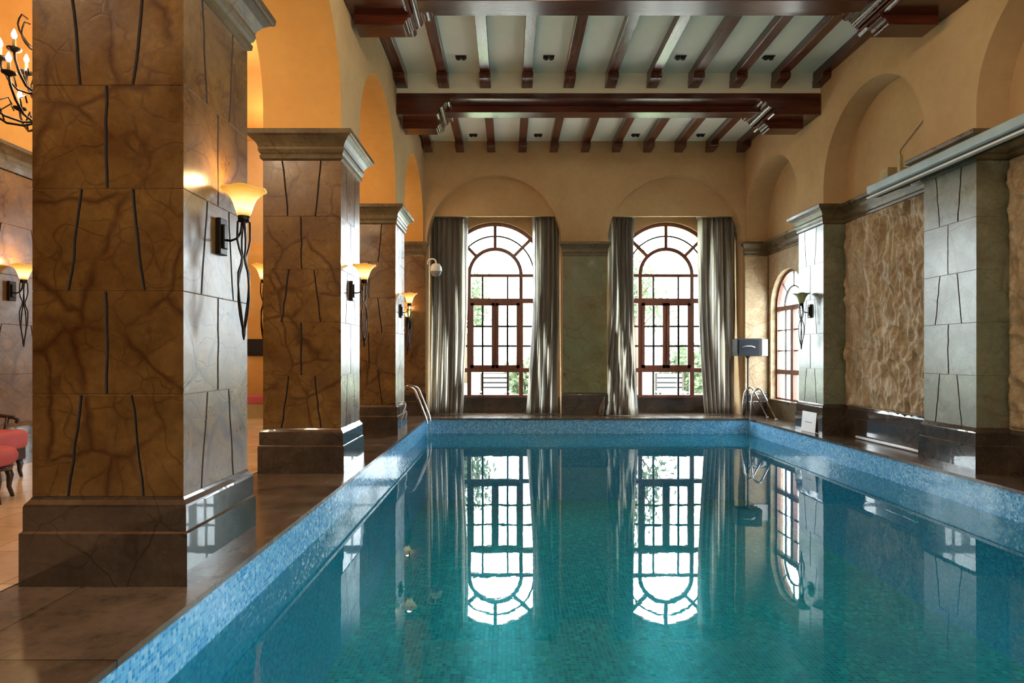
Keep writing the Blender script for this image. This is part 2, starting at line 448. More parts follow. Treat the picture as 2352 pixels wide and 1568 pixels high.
pl = ['nearest the camera, with a sconce hanging at shoulder height on its pool side',
      'second along the left pool edge', 'farthest along the left pool edge, beside the chrome pool ladder']
for k in range(3):
    pillar('stone_pillar', 'square brown marble pillar ' + pl[k], 'pillar', 'marble pillars along the left pool edge',
           XL2, XL, ROW[k], ROW[k]+PD, M['stone'])
pillar('wall_pilaster', 'grey-green marble pilaster on the right wall with a white paper sign at its foot', 'pilaster', 'marble pilasters on the right wall',
       XR, XN3+.2, ROW[2], ROW[2]+PD, M['stone_grey'], 'SWN')
pillar('wall_pilaster', 'grey-green marble pilaster on the right wall under the pale blue metal rail', 'pilaster', 'marble pilasters on the right wall',
       XR, XN+.3, ROW[1], ROW[1]+PD, M['stone_grey'], 'SWN', 0)

# ------------------------------------------------------------------ walls
def arch_outline(u0, u1, z0, z1, arches, n=40):
    """outline of a wall strip with round-headed notches rising from its lower edge; arches: (uc, r, zc)"""
    p = [(u0, z1), (u0, z0)]
    for uc, r, zc in sorted(arches):
        p.append((uc-r, z0))
        for k in range(n+1):
            a = PI - PI*k/n
            q = (uc+r*math.cos(a), zc+r*math.sin(a))
            if (Vector(q)-Vector(p[-1])).length > 1e-4: p.append(q)
        if zc > z0: p.append((uc+r, z0))
    p += [(u1, z0), (u1, z1)]
    return p
ar = 1.255; az = 4.19
# left arcade wall over the pillars
cent = [ROW[0]+PD+ar, ROW[1]+PD+ar, ROW[2]+PD+ar+.01]
mb = MB(); mb.prism(arch_outline(ROW[0]-.0, YF, ZC, ZT, [(cent[0],ar,az),(cent[1],ar,az),(cent[2],ar-.02,az)]), 'x', XL2, XL)
mb.box(XL2, XL, -3.2, ROW[0], 5.45, ZT)
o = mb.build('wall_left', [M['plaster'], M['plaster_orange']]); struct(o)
for p in o.data.polygons: p.material_index = 0 if p.normal.x > .5 else 1   # orange lamplight put into the colour of reveals and lounge side
mb = MB(); mb.box(XL2, XL, -3.2, 1.1, 0, 5.45); struct(mb.build('wall_left', M['plaster']))
# right wall, upper: face with arched niches, then the backs
mb = MB()
mb.prism(arch_outline(-3.2, ROW[2]+.4, ZC, ZT, [(cent[1],ar,az),(cent[0],ar,az)]), 'x', XR, XN)
mb.prism(arch_outline(ROW[2]+.4, YF, ZC, ZT, [(cent[2],ar-.02,az)]), 'x', XR, XN3)
mb.box(XN, 6.15, -3.2, ROW[2]+.4, ZC, ZT); mb.box(XN3, 6.15, ROW[2]+.4, YF+.7, ZC, ZT)
struct(mb.build('wall_right', M['plaster']))
# right wall, lower: stone
mb = MB()
mb.box(XN, 6.15, ROW[0]+PD, ROW[1]+.4, 0, ZC); mb.box(XN, 6.15, ROW[1]+.4, ROW[2]+.4, 0, ZC)
wy0, wy1, wr, wz = 12.07, 13.63, .78, 2.4
def arched_piece(m, xa, xb, ya, yb, c):
    m.box(xa, xb, ya, yb, 0, .37)
    p = [(ya, ZC), (ya, .37)] + [(c+wr*math.cos(PI-PI*k/32), .37) for k in (0,)] + [(c+wr*math.cos(PI-PI*k/32), wz+wr*math.sin(PI-PI*k/32)) for k in range(33)] + [(c+wr, .37), (yb, .37), (yb, ZC)]
    m.prism(p, 'x', xa, xb)
FILL_WIN = (-1.04, 2.35)  # centres of two added window openings, out of view, for daylight fill
arched_piece(mb, XR, 6.15, .65, ROW[0]+PD, FILL_WIN[1]); arched_piece(mb, XR, 6.15, -3.2, .65, FILL_WIN[0])
mb.box(XN3, 6.15, ROW[2]+.4, YF+.7, 0, .37)
out = [(ROW[2]+.4, ZC), (ROW[2]+.4, .37), (wy0, .37)]
for k in range(33):
    a = PI - PI*k/32; out.append(((wy0+wy1)/2 + wr*math.cos(a), wz + wr*math.sin(a)))
out += [(wy1, .37), (YF+.7, .37), (YF+.7, ZC)]
mb.prism(out, 'x', XN3, 6.15)
struct(mb.build('wall_right', M['stone_light']))
# far wall, upper
nc = [(-.31, 1.53, ZC), (3.78, 1.53, ZC)]
mb = MB(); mb.prism(arch_outline(LX-.2, XN3+.3, ZC, ZT, nc, 48), 'y', YF, YW)
struct(mb.build('wall_far', M['plaster']))
# far wall, lower piers: plaster cores, stone facing
mb = MB()
for a, b in ((1.22, 2.25), (5.31, XN3+.3), (XL2+.02, -1.84)):
    mb = MB(); mb.box(a, b, YF, YW, 0, ZC); struct(mb.build('wall_far', M['plaster']))
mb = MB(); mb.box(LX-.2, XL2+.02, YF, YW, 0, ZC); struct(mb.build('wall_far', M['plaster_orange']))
# window wall behind the niches
def window_wall(uc):
    R, zc = 1.25, 3.276
    u0, u1 = uc-1.9, uc+1.9
    p = [(u0, 5.8), (u0, .33), (uc-R, .33)]
    for k in range(41):
        a = PI-PI*k/40; p.append((uc+R*math.cos(a), zc+R*math.sin(a)))
    p += [(uc+R, .33), (u1, .33), (u1, 5.8)]
    m = MB(); m.prism(p, 'y', YW, YW+.28)
    return m
for uc in (-.31, 3.78): struct(window_wall(uc).build('wall_far', M['plaster']))
for uc in (-.31, 3.78):
    m = MB(); m.box(uc-1.53, uc+1.53, YW-.06, YW+.28, 0, .33); m.box(uc-1.53, uc+1.53, YW-.09, YW+.2, .33, .356)
    struct(m.build('trim_1', M['plinth']))
for uc in (-.31, 3.78):
    q = [(uc+1.53*math.cos(a), ZC+1.53*math.sin(a)) for a in [math.asin(.64/1.53)+(PI-2*math.asin(.64/1.53))*k/40 for k in range(41)]]
    m = MB(); m.prism(q, 'y', 13.98, 14.05); struct(m.build('wall_far', M['plaster']))
# stone piers between the windows
def pier(x0, x1, label, mat, y1=YF+.05):
    t = tag(empty('stone_pier', ((x0+x1)/2, YF-.02, 0)), label, 'pilaster', 'stone piers on the far window wall')
    X0, X1, Y0, Y1 = x0-t.location.x, x1-t.location.x, -.05, .018
    m = MB(); m.box(X0, X1, Y0, Y1, .3, 3.7); m.build('shaft', mat, t, bevel=.004)
    m = MB(); m.rect_loft(X0, X1, Y0, Y1, [(z, o*.7) for z, o in PLINTH], back=0); m.build('plinth', M['plinth'], t)
    m = MB(); m.rect_loft(X0, X1, Y0, Y1, [(z, o*.55) for z, o in CAP], back=0); m.build('cornice', M['cornice'], t)
pier(1.24, 2.23, 'dark green marble pier between the two tall curtained windows', M['stone_green'])
pier(5.34, XN3-.02, 'narrow marble pier in the far right corner behind the speaker stand', M['stone_light'])
pier(XL2+.04, -1.87, 'brown marble pier on the far wall behind the chrome pool ladder', M['stone'])
# right niches: plinth + cornice following the wall
for y0, y1, xb in ((ROW[0]+PD, ROW[1], XN), (ROW[1]+PD, ROW[2], XN), (ROW[2]+PD, YF, XN3)):
    m = MB(); m.sweep([(xb, y0), (xb, y1)], [(-.05,3.585),(.025,3.6),(.03,3.635),(.02,3.66),(.045,3.7),(.055,3.76),(.085,3.8),(.125,3.835),(.15,3.85),(.155,3.89),(.15,3.9),(-.05,3.9)])
    struct(m.build('trim_2', M['cornice']))
    top = .33 if xb == XN3 else .516
    m = MB()
    if xb == XN3:
        m.sweep([(xb, y0), (xb, y1)], [(-.05,0),(.05,0),(.05,.34),(.03,.36),(-.05,.36)]); struct(m.build('baseboard_right', M['cornice']))
        m = MB(); m.box(XN3-.06, 6.2, wy0-.03, wy1+.03, .355, .385); struct(m.build('trim_3', M['cornice']))
    else:
        m.sweep([(xb, y0), (xb, y1)], [(-.05,0),(.045,0),(.045,.31),(.032,.322),(.032,.46),(.008,.5),(-.05,.516)]); struct(m.build('baseboard_right', M['plinth']))

# rough split-stone panels in the right niches
def rough_panel(y0, y1, z0, z1, x, label, seed, sy, sz, amp, ny, nz):
    m = MB(); V = []; off = Vector((seed*7.3, seed*3.1, seed*1.7))
    for j in range(nz+1):
        for i in range(ny+1):
            y = y0+(y1-y0)*i/ny; z = z0+(z1-z0)*j/nz
            p = Vector((0, y, z))+off
            w = noise.noise(Vector((0, y*3.5, z*3.1))+off)*.16 + noise.noise(Vector((5, y*9, z*6))+off)*.05
            a = noise.noise(Vector((0, (y+w)*sy, (z+w)*sz))+off)
            b = noise.noise(Vector((3, (y-w)*sy*1.9, (z+w)*sz*2.1))+off)
            c = noise.noise(Vector((9, (y+w)*sy*4, z*sz*5))+off)
            h = (1-abs(a)*2.2)*.55 + (1-abs(b)*2.2)*.4 + c*.15
            h += .3*noise.noise(Vector((0, y*1.3, z*1.1))+off)
            edge = 0 if (i in (0, ny) or j in (0, nz)) else 1
            V.append((x - .002 - (.012 + amp*max(-.1, h))*edge, y, z))
    F = [(j*(ny+1)+i, j*(ny+1)+i+1, (j+1)*(ny+1)+i+1, (j+1)*(ny+1)+i) for j in range(nz) for i in range(ny)]
    m.add(V, F, 0, True)
    o = m.build('rough_stone_panel', M['stone_light'], recalc=False)
    tag(o, label, 'stone panel', 'split stone panels in the right niches')
rough_panel(ROW[1]+PD+.02, ROW[2]-.06, .52, 3.58, XN, 'rough split stone panel with wavy upright ridges between the two right pilasters', 1, 5.2, 1.5, .085, 170, 230)
rough_panel(ROW[0]+PD+.02, ROW[1]-.04, .52, 3.58, XN, 'rough brown stone panel at the near end of the right wall', 2, 3.4, 2.4, .07, 120, 170)

# lounge shell
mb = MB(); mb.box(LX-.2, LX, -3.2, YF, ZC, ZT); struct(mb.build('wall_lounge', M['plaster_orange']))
mb = MB()
for y0 in [.21+3.39*k for k in range(-1, 4)]:
    for j in range(6):
        z0, z1 = [.0,.516,1.12,1.73,2.335,2.945,3.6][j:j+2]
        mb.box(LX-.2, LX-.0, y0-2, y0+1.39, z0, z1)
struct(mb.build('wall_lounge', M['groove']))
mb = MB()
for k in range(12):
    for j in range(1, 6):
        z0, z1 = [.0,.516,1.12,1.73,2.335,2.945,3.585][j:j+2]
        y0 = -2.8+1.38*k + (.69 if j % 2 else 0); y1 = y0+1.38
        if y0 > YF: continue
        face_course(mb, (LX+.02, y0, 0), (0,1,0), (1,0,0), min(y1, YF)-y0, z0, z1, G_ONE if j % 2 else G_OUT)
struct(mb.build('wall_lounge', [M['stone'], M['groove']], recalc=False))
m = MB(); m.sweep([(LX, -3.2), (LX, YF)], [(-.05,3.585),(.03,3.6),(.04,3.66),(.05,3.7),(.07,3.76),(.11,3.82),(.15,3.85),(.155,3.89),(-.05,3.9)], side=-1)
struct(m.build('trim_4', M['cornice']))
m = MB(); m.sweep([(LX, -3.2), (LX, YF)], [(-.05,0),(.065,0),(.065,.31),(.05,.32),(.05,.47),(.02,.516),(-.05,.516)], side=-1)
struct(m.build('baseboard_lounge', M['plinth']))
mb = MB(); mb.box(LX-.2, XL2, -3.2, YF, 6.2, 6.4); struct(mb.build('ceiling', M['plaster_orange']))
mb = MB(); mb.box(LX-.2, XN3+.3, -3.4, -3.2, 0, 6.4); struct(mb.build('wall_rear', M['plaster']))

# ------------------------------------------------------------------ ceiling, beams, rafters
BC = [4.1, 7.49, 10.88]
mb = MB(); mb.box(XL2, 6.2, -3.2, YW+.3, ZT, ZT+.2)
for c in BC: mb.box(XL, XR, c-.40, c+.40, 5.85, ZT)
struct(mb.build('ceiling', M['ceiling']))

def corbel(sgn, x0, L, z0, z1, hw, cy, parent, name):
    """bracket with a carved double-ogee nose; runs from x0 into the room"""
    H = z1-z0
    p = [(0, 0)]
    def arc(cx, cz, r, a0, a1, n=7):
        for k in range(n+1):
            a = math.radians(a0+(a1-a0)*k/n); p.append((cx+r*math.cos(a), cz+r*math.sin(a)))
    L2 = L-.34*H/.37
    k = H/.37
    p.append((L2-.06*k, 0))
    arc(L2, .0+.06*k, .06*k, -90, 60)              # lower roll
    p.append((L2+.07*k, .10*k)); p.append((L2+.07*k, .125*k))
    arc(L2+.07*k, .20*k, .075*k, -90, 0)           # cavetto
    p.append((L2+.17*k, .20*k)); p.append((L2+.17*k, .225*k))
    arc(L2+.21*k, .27*k, .055*k, -120, 70)         # upper roll
    p.append((L, .33*k)); p.append((L, H)); p.append((0, H))
    m = MB(); m.prism([(x0+sgn*a, z0+b) for a, b in p], 'y', cy-hw, cy+hw)
    return m.build(name, M['wood'], parent, bevel=.004)

def beam(cy, label):
    t = tag(empty('ceiling_beam', (0, 0, 0)), label, 'beam', 'dark timber ceiling beams')
    m = MB(); m.box(XL+.005, XR-.005, cy-.42, cy+.42, 5.755, 5.85); m.build('wide_board', M['wood'], t, bevel=.006)
    m = MB(); m.box(XL+.005, XR-.005, cy-.12, cy+.14, 5.64, 5.755); m.build('lower_beam', M['wood'], t, bevel=.006)
    corbel(1, XL+.01, 1.0, 5.48, 5.84, .43, cy, t, 'upper_corbel')
    corbel(-1, XR-.01, 1.1, 5.48, 5.84, .43, cy, t, 'upper_corbel')
    corbel(1, XL+.05, .72, 5.36, 5.5, .15, cy+.05, t, 'lower_corbel')
    corbel(-1, XR-.15, .72, 5.36, 5.5, .15, cy+.05, t, 'lower_corbel')
beam(BC[2], 'dark red timber beam with carved corbels across the middle of the ceiling')
beam(BC[1], 'dark red timber beam with carved corbels nearest overhead at the top of the photo')

ordn = ['first', 'second', 'third', 'fourth', 'fifth', 'sixth', 'seventh', 'eighth', 'ninth', 'tenth', 'eleventh']
def rafters(y0, y1, x0, dx, where, grp):
    for k in range(11):
        x = x0+dx*k
        t = tag(empty('ceiling_rafter', (x, y0, 6.06)), f'dark timber rafter, {ordn[k]} from the left, in the bay {where}', 'rafter', grp)
        m = MB(); m.box(-.082, .082, 0, y1-y0, .0, .145); m.build('joist', M['wood_y'], t, bevel=.006)
        m = MB(); m.prism([(y1-y0-.36, .0), (y1-y0-.36, -.07), (y1-y0-.345, -.085), (y1-y0-.345, -.10), (y1-y0, -.12), (y1-y0, .0)], 'x', -.092, .092)
        m.build('end_block', M['wood_y'], t, bevel=.005)
rafters(BC[1]+.40, BC[2]-.40, -1.815, .7135, 'between the two beams', 'rafters between the two beams')
rafters(BC[2]+.40, YF, -1.79, .705, 'next to the far wall', 'rafters next to the far window wall')

# twin-spot downlights
for yy, where in ((9.9, 'between the two beams'), (13.39, 'next to the far wall')):
    for x, nm in ((-.765, 'leftmost'), (.66, 'second from the left'), (2.80, 'third from the left'), (4.23, 'rightmost')):
        t = tag(empty('ceiling_downlight', (x, yy, ZT)), f'small black twin downlight, {nm}, in the bay {where}', 'downlight', 'twin-spot ceiling downlights')
        m = MB(); m.box(-.09, .09, -.05, .05, -.012, .01); m.build('frame', M['muntin'], t)
        for s in (-1, 1):
            m = MB(); m.lathe(s*.043, 0, [(.001,-.014),(.03,-.016),(.038,-.03),(.036,-.045),(.028,-.045),(.026,-.03),(.001,-.028)], 14); m.build('spot', M['downlight'], t)

# ------------------------------------------------------------------ pool and floors
mb = MB()
d = .3
mb.box(PX0-d, PX0, PY0-d, PY1+d, -1.75, -.035); mb.box(PX1, PX1+d, PY0-d, PY1+d, -1.75, -.035)
mb.box(PX0, PX1, PY1, PY1+d, -1.75, -.035); mb.box(PX0, PX1, PY0-d, PY0, -1.75, -.035)
# shallow recessed ledge line just over the water
o = mb.build('pool_wall', M['blue_tile']); struct(o)
mb = MB(); mb.box(PX0, PX1, PY0, PY1, -1.9, -1.75); struct(mb.build('pool_floor', M['pool_tile']))
mb = MB(); e_ = .001; mb.add([(PX0+e_,PY0+e_,ZW),(PX1-e_,PY0+e_,ZW),(PX1-e_,PY1-e_,ZW),(PX0+e_,PY1-e_,ZW)], [(0,1,2,3)])
o = mb.build('pool_water', M['water']); tag(o, 'still turquoise pool water mirroring the tall windows', 'water', None, 'stuff')
cv = .018
mb = MB()
mb.box(XL2-.09, PX0+cv, -3.2, YW, -.035, 0); mb.box(PX1-cv, 6.2, -3.2, YW, -.035, 0)
mb.box(PX0+cv, PX1-cv, PY1-cv, YW, -.035, 0); mb.box(PX0+cv, PX1-cv, -3.2, PY0+cv, -.035, 0)
struct(mb.build('floor', M['deck']))
mb = MB(); mb.box(LX-.2, XL2-.09, -3.2, YF, -.035, 0); struct(mb.build('floor', M['lounge_floor']))
mb = MB(); mb.box(XL2-.095, XL2-.085, -3.2, YF, 0, .003); struct(mb.build('trim_5', M['groove']))

# ------------------------------------------------------------------ windows
def big_window(n, cx, label):
    y = YW+.12
    t = struct(empty(f'window_{n}', (cx, y, .356)), label); Z = .356
    def z(v): return v-Z
    m = MB(); R, r, zc = 1.215, .62, z(3.276)
    m.arcbar(0, zc, R, .10, -.04, .04, 0, PI, 36)
    for s in (-1, 1): m.box(s*R-.035, s*R+.035, -.04, .04, 0, zc)
    m.arcbar(0, zc, r, .085, -.035, .035, 0, PI, 30)
    for s in (-1, 1): m.box(s*r-.042, s*r+.042, -.035, .035, z(2.655), zc)
    for a in (PI/4, PI/2, PI*3/4):
        c, q = math.cos(a), math.sin(a); hw = .038
        pts = [(r*c-hw*q, zc+r*q+hw*c), (R*c-hw*q, zc+R*q+hw*c), (R*c+hw*q, zc+R*q-hw*c), (r*c+hw*q, zc+r*q-hw*c)]
        m.prism(pts, 'y', -.03, .03)
    m.box(-R, R, -.04, .04, z(3.226), z(3.296)); m.box(-R, R, -.045, .045, z(2.60), z(2.715))
    m.box(-R, R, -.045, .045, z(.95), z(1.05)); m.box(-R, R, -.045, .045, 0, .05)
    for s in (-1, 1): m.box(s*r-.05, s*r+.05, -.04, .04, 0, z(2.655))
    m.box(-.03, .03, -.03, .04, z(1.0), z(2.655))
    m.build('frame', M['frame'], t)
    for s in (-1, 1):
        x0, x1 = (s*.01, s*.585)
        m = MB(); a, b = min(x0, x1), max(x0, x1)
        m.box(a, b, -.055, .0, z(1.05), z(1.12)); m.box(a, b, -.055, .0, z(2.54), z(2.60))
        m.box(a, a+.075, -.055, .0, z(1.05), z(2.6)); m.box(b-.075, b, -.055, .0, z(1.05), z(2.6))
        o = m.build('casement', M['frame'], t)
        m = MB(); xm = (a+b)/2
        m.box(xm-.024, xm+.024, -.04, -.01, z(1.12), z(2.54))
        for q in (1.575, 2.045): m.box(a+.075, b-.075, -.04, -.01, z(q)-.023, z(q)+.023)
        m.build('muntin', M['muntin'], o)
    m = MB()
    for s in (-1, 1):
        m.box(s*.30-.02, s*.30+.02, -.02, .02, z(2.715), z(3.236)); m.box(s*.30-.022, s*.30+.022, -.02, .02, .05, z(.95))
        for q in (1.575, 2.045): m.box(s*.655, s*1.18, -.02, .02, z(q)-.023, z(q)+.023)
    m.arcbar(0, zc, .93, .036, -.015, .015, 0, PI, 30)
    m.build('muntin', M['muntin'], t)
    p = [(-R, .03)]
    p += [(R*math.cos(PI-PI*k/36), zc+R*math.sin(PI-PI*k/36)) for k in range(37)] + [(R, .03)]
    m = MB(); m.prism(p, 'y', -.004, .004); m.build('glazing', M['glass'], t)
big_window(1, -.31, 'tall round-headed timber window on the left of the far wall')
big_window(2, 3.78, 'tall round-headed timber window on the right of the far wall')
# narrow window in the right wall
yc = (wy0+wy1)/2
t = struct(empty('window_3', (6.03, yc, .38)), 'narrower round-headed window in the right wall by the speaker stand')
m = MB(); zc = wz-.38; R = wr-.03
def arcx(m, r, th, x0, x1, n=28):
    Rg = []
    for k in range(n+1):
        a = PI*k/n; c, q = math.cos(a), math.sin(a); ri, ro = r-th/2, r+th/2
        Rg.append([(x0, ri*c, zc+ri*q), (x0, ro*c, zc+ro*q), (x1, ro*c, zc+ro*q), (x1, ri*c, zc+ri*q)])
    m.rings(Rg)
arcx(m, R, .06, -.04, .04)
for s in (-1, 1): m.box(-.04, .04, s*R-.03, s*R+.03, 0, zc)
m.box(-.045, .045, -R, R, wz-.08-.38, wz+.02-.38); m.box(-.045, .045, -R, R, .56, .66); m.box(-.04, .04, -R, R, 0, .04)
m.box(-.05, .05, -.06, .06, 0, wz-.38)
m.build('frame', M['frame'], t)
m = MB(); arcx(m, .42, .03, -.02, .02)
for q in (1.07, 1.52): m.box(-.02, .02, -R, R, q-.012, q+.012)
for s in (-1, 1): m.box(-.02, .02, s*.38-.011, s*.38+.011, .04, zc)
for a in (PI/4, PI/2, 3*PI/4):
    m.prism([(.42*math.cos(a)-.012, zc+.42*math.sin(a)), (R*math.cos(a)-.012, zc+R*math.sin(a)), (R*math.cos(a)+.012, zc+R*math.sin(a)), (.42*math.cos(a)+.012, zc+.42*math.sin(a))], 'x', -.015, .015)
m.build('muntin', M['muntin'], t)
p = [(-R, .02)] + [(R*math.cos(PI-PI*k/30), zc+R*math.sin(PI-PI*k/30)) for k in range(31)] + [(R, .02)]
m = MB(); m.prism(p, 'x', -.004, .004); m.build('glazing', M['glass'], t)

for k, c in enumerate(FILL_WIN):  # added windows, never in view, put in for extra daylight
    q = copy_tree(t); q.name = f'window_{4+k}'; q.location = (6.03, c, .38); q['label'] = ['round-headed window in the right wall behind the camera', 'round-headed window in the right wall beside the camera'][k]
# ------------------------------------------------------------------ curtains
def curtain(label, top, bot, n, ph, ybot=14.12, flare=.0, seed=0):
    rnd = random.Random(seed)
    t = empty('curtain', ((top[0]+top[1])/2, 14.16, 0)); tag(t, label, 'curtain', 'silk curtains at the tall far windows')
    NU, NV = 132, 26; m = MB(); V = []
    amps = [rnd.uniform(.6, 1.25) for _ in range(n+2)]
    for j in range(NV+1):
        v = j/NV; z = .015+(4.56-.015)*v
        e = (1-v)**3
        a = bot[0]+(top[0]-bot[0])*min(1, v*1.9)**.8 if v < .55 else top[0]
        b = bot[1]+(top[1]-bot[1])*min(1, v*1.9)**.8 if v < .55 else top[1]
        for i in range(NU+1):
            u = i/NU; ph2 = u*n
            am = amps[int(ph2)]*(1-(ph2 % 1))+amps[int(ph2)+1]*(ph2 % 1)
            wob = .10*math.sin(v*5+u*9+ph)
            y = 14.16+(ybot-14.16)*e+.075*am*math.sin(2*PI*(ph2+wob)+ph)*(.7+.3*v)
            x = a+(b-a)*u+.018*math.sin(4*PI*(ph2+wob)+ph+1)
            x += flare*e*math.sin(u*PI)*.2
            V.append((x-t.location.x, y-14.16, z + (.03*math.sin(2*PI*ph2*.5)+.0 if j == 0 else 0)*0))
    F = [(j*(NU+1)+i, j*(NU+1)+i+1, (j+1)*(NU+1)+i+1, (j+1)*(NU+1)+i) for j in range(NV) for i in range(NU)]
    m.add(V, F, 0, True); m.build('drape', M['curtain'], t, solid=.004, recalc=False)
    m = MB(); m.box(top[0]-.02-t.location.x, top[1]+.02-t.location.x, -.09, .09, 4.54, 4.585); m.build('heading_tape', M['curtain'], t)
curtain('grey silk curtain left of the left-hand tall window, behind the security camera', (-1.79,-.95), (-1.80,-1.06), 7, .3, 14.0, 0, 1)
curtain('grey silk curtain right of the left-hand tall window', (.57,1.18), (.42,1.12), 6, 1.1, 14.0, 0, 2)
curtain('grey silk curtain left of the right-hand tall window, its hem flared over the stone pier', (2.33,2.92), (2.03,2.90), 6, 2.0, 13.62, 0, 3)
curtain('grey silk curtain right of the right-hand tall window, near the speaker', (4.42,5.28), (4.52,5.18), 7, 2.7, 13.95, 0, 4)
for cx, nm in ((-.31, 'left-hand'), (3.78, 'right-hand')):
    m = MB(); m.tube([(cx-1.52, 14.2, 4.6), (cx+1.52, 14.2, 4.6)], .018, 10)
    tag(m.build('curtain_rail', M['iron']), f'slim dark curtain rail over the {nm} tall window', 'curtain rail', 'curtain rails')

# ------------------------------------------------------------------ wall sconces (built pointing +X, base on the wall plane)
def sconce(loc, rot, label, lit=True, power=9):
    t = tag(empty('wall_sconce', loc), label, 'wall lamp', 'trumpet wall sconces'); t.rotation_euler.z = rot
    m = MB(); m.box(0, .035, -.052, .052, .56, .80); m.box(.035, .05, -.03, .03, .60, .76)
    m.build('back_plate', M['iron'], t, bevel=.006)
    m = MB(); m.tube([(.03,0,.66),(.08,0,.655),(.12,0,.67),(.145,0,.71),(.155,0,.78)], .008, 8); m.build('arm', M['iron'], t)
    m = MB(); m.lathe(.165, 0, [(.02,.775),(.036,.78),(.038,.82),(.03,.825)], 16); m.build('cup', M['iron'], t)
    # twisted cage tail: strands that pinch, belly out and meet in a point
    rad = [(.78,.032),(.72,.034),(.66,.036),(.60,.026),(.545,.010),(.50,.016),(.44,.036),(.36,.040),(.26,.036),(.16,.022),(.08,.008),(.0,.002)]
    for k in range(4):
        a0 = k*PI/2+.5; pts = []
        for i, (z, r) in enumerate(rad):
            a = a0+(.78-z)*1.6; pts.append((.165+r*math.cos(a)*1.15, r*math.sin(a)*1.15, z))
        m = MB(); m.tube(pts, [.0065]*10+[.006,.003], 6); m.build('strand', M['iron'], t)
    m = MB(); m.lathe(.165, 0, [(.004,.09),(.014,.07),(.011,.03),(.002,-.005)], 10); m.build('finial', M['iron'], t)
    m = MB(); pr = [(.036,.0),(.046,.02),(.055,.05),(.066,.085),(.082,.12),(.104,.15),(.132,.172),(.143,.176),(.14,.181),(.13,.178),(.1,.156),(.078,.125),(.06,.085),(.046,.03)]
    n = 28; R = [[(r*math.cos(2*PI*k/n), r*math.sin(2*PI*k/n), z + (.006*math.cos(2*PI*k/n*5) if r > .1 else 0)) for k in range(n)] for r, z in pr]
    m.rings(R, True, False, 0, True)
    sh = m.build('shade', M['shade_lit'] if lit else M['shade_off'], t); sh.location = (.165, 0, .815)
    if lit:
        L = bpy.data.lights.new('sconce_bulb', 'POINT'); L.energy = power; L.color = (1,.66,.30); L.shadow_soft_size = .04
        lo = bpy.data.objects.new('sconce_bulb', L); C.objects.link(lo); lo.parent = t; lo.location = (.165, 0, 1.04)
    return t
SZ = 1.455
sconce((XL, 4.04, SZ), 0, 'lit amber trumpet sconce with caged iron tail on the nearest marble pillar')
sconce((XL, 7.43, SZ), 0, 'lit amber trumpet sconce on the pool side of the second marble pillar')
sconce((XL, 10.82, SZ), 0, 'lit amber trumpet sconce on the farthest marble pillar of the arcade')
sconce((XL2, 7.43, SZ), PI, 'lit amber sconce peeking out from the lounge side of the second pillar')
sconce((LX+.03, 7.43, SZ), 0, 'lit amber trumpet sconce on the lounge wall at the left edge')
sconce((-2.24, YF-.075, SZ-.07), -PI/2, 'lit amber sconce on the far wall pier beyond the pool ladder', True, 7)
sconce((XR, 10.82, SZ), PI, 'unlit olive glass sconce on the right wall pilaster above the paper sign', False)

# ------------------------------------------------------------------ chandelier
def chandelier(cx, cy, z0):
    t = tag(empty('chandelier', (cx, cy, z0)), 'wrought iron candle chandelier half hidden behind the nearest pillar', 'chandelier')
    m = MB(); m.lathe(0, 0, [(.002,-.11),(.025,-.09),(.018,-.06),(.05,-.03),(.06,.0),(.03,.03),(.02,.1),(.035,.18),(.02,.28),(.03,.4),(.02,.55),(.045,.62),(.02,.7),(.012,.86),(.012,1.0)], 16); m.build('stem', M['iron'], t)
    m = MB(); m.tube([(0,0,1.0),(0,0,6.2-z0)], .012, 8); m.build('chain_rod', M['iron'], t)
    m = MB(); m.lathe(0, 0, [(.002,6.19-z0),(.08,6.19-z0),(.06,6.14-z0),(.01,6.12-z0)], 16); m.build('ceiling_rose', M['iron'], t)
    for tier, (na, rr, zt, ph) in enumerate(((8, .50, .27, .2), (6, .30, .56, .5))):
        for k in range(na):
            a = ph+2*PI*k/na; c, s = math.cos(a), math.sin(a); zb = .0 if tier == 0 else .30
            prof = [(.03,zb+.0),(.14,zb-.035),(.28,zb-.02),(.40,zb+.06),(.48,zb+.16),(.50,zb+.24)]
            pts = [(r/.5*rr*c, r/.5*rr*s, z) for r, z in prof]
            m = MB(); m.tube(pts, .011, 7); m.tube([(rr*.6*c, rr*.6*s, zb), (rr*.66*c, rr*.66*s, zb+.1), (rr*.5*c, rr*.5*s, zb+.16), (rr*.44*c, rr*.44*s, zb+.1)], .007, 6)
            arm = m.build('arm', M['iron'], t)
            x, y, z = rr*c, rr*s, zb+.24
            m = MB(); m.lathe(x, y, [(.008,z-.02),(.055,z+.005),(.06,z+.018),(.015,z+.012)], 12); m.build('drip_pan', M['iron'], arm)
            m = MB(); m.lathe(x, y, [(.014,z+.01),(.014,z+.10),(.011,z+.105)], 10); m.build('candle_sleeve', M['beige_box'], arm)
            m = MB(); m.lathe(x, y, [(.008,z+.105),(.02,z+.125),(.022,z+.145),(.012,z+.175),(.002,z+.195)], 10); m.build('flame_bulb', M['bulb'], arm)
    for k in range(6):
        a = 2*PI*k/6; c, s = math.cos(a), math.sin(a)
        pts = [(.02*c,.02*s,.66)]+[((.05+.13*math.sin(q*PI/8))*c, (.05+.13*math.sin(q*PI/8))*s, .66+.05*q) for q in range(1, 6)]+[(.15*c,.15*s,.96),(.10*c,.10*s,.94)]
        m = MB(); m.tube(pts, .008, 6); m.build('scroll', M['iron'], t)
chandelier(-4.45, 5.8, 3.56)

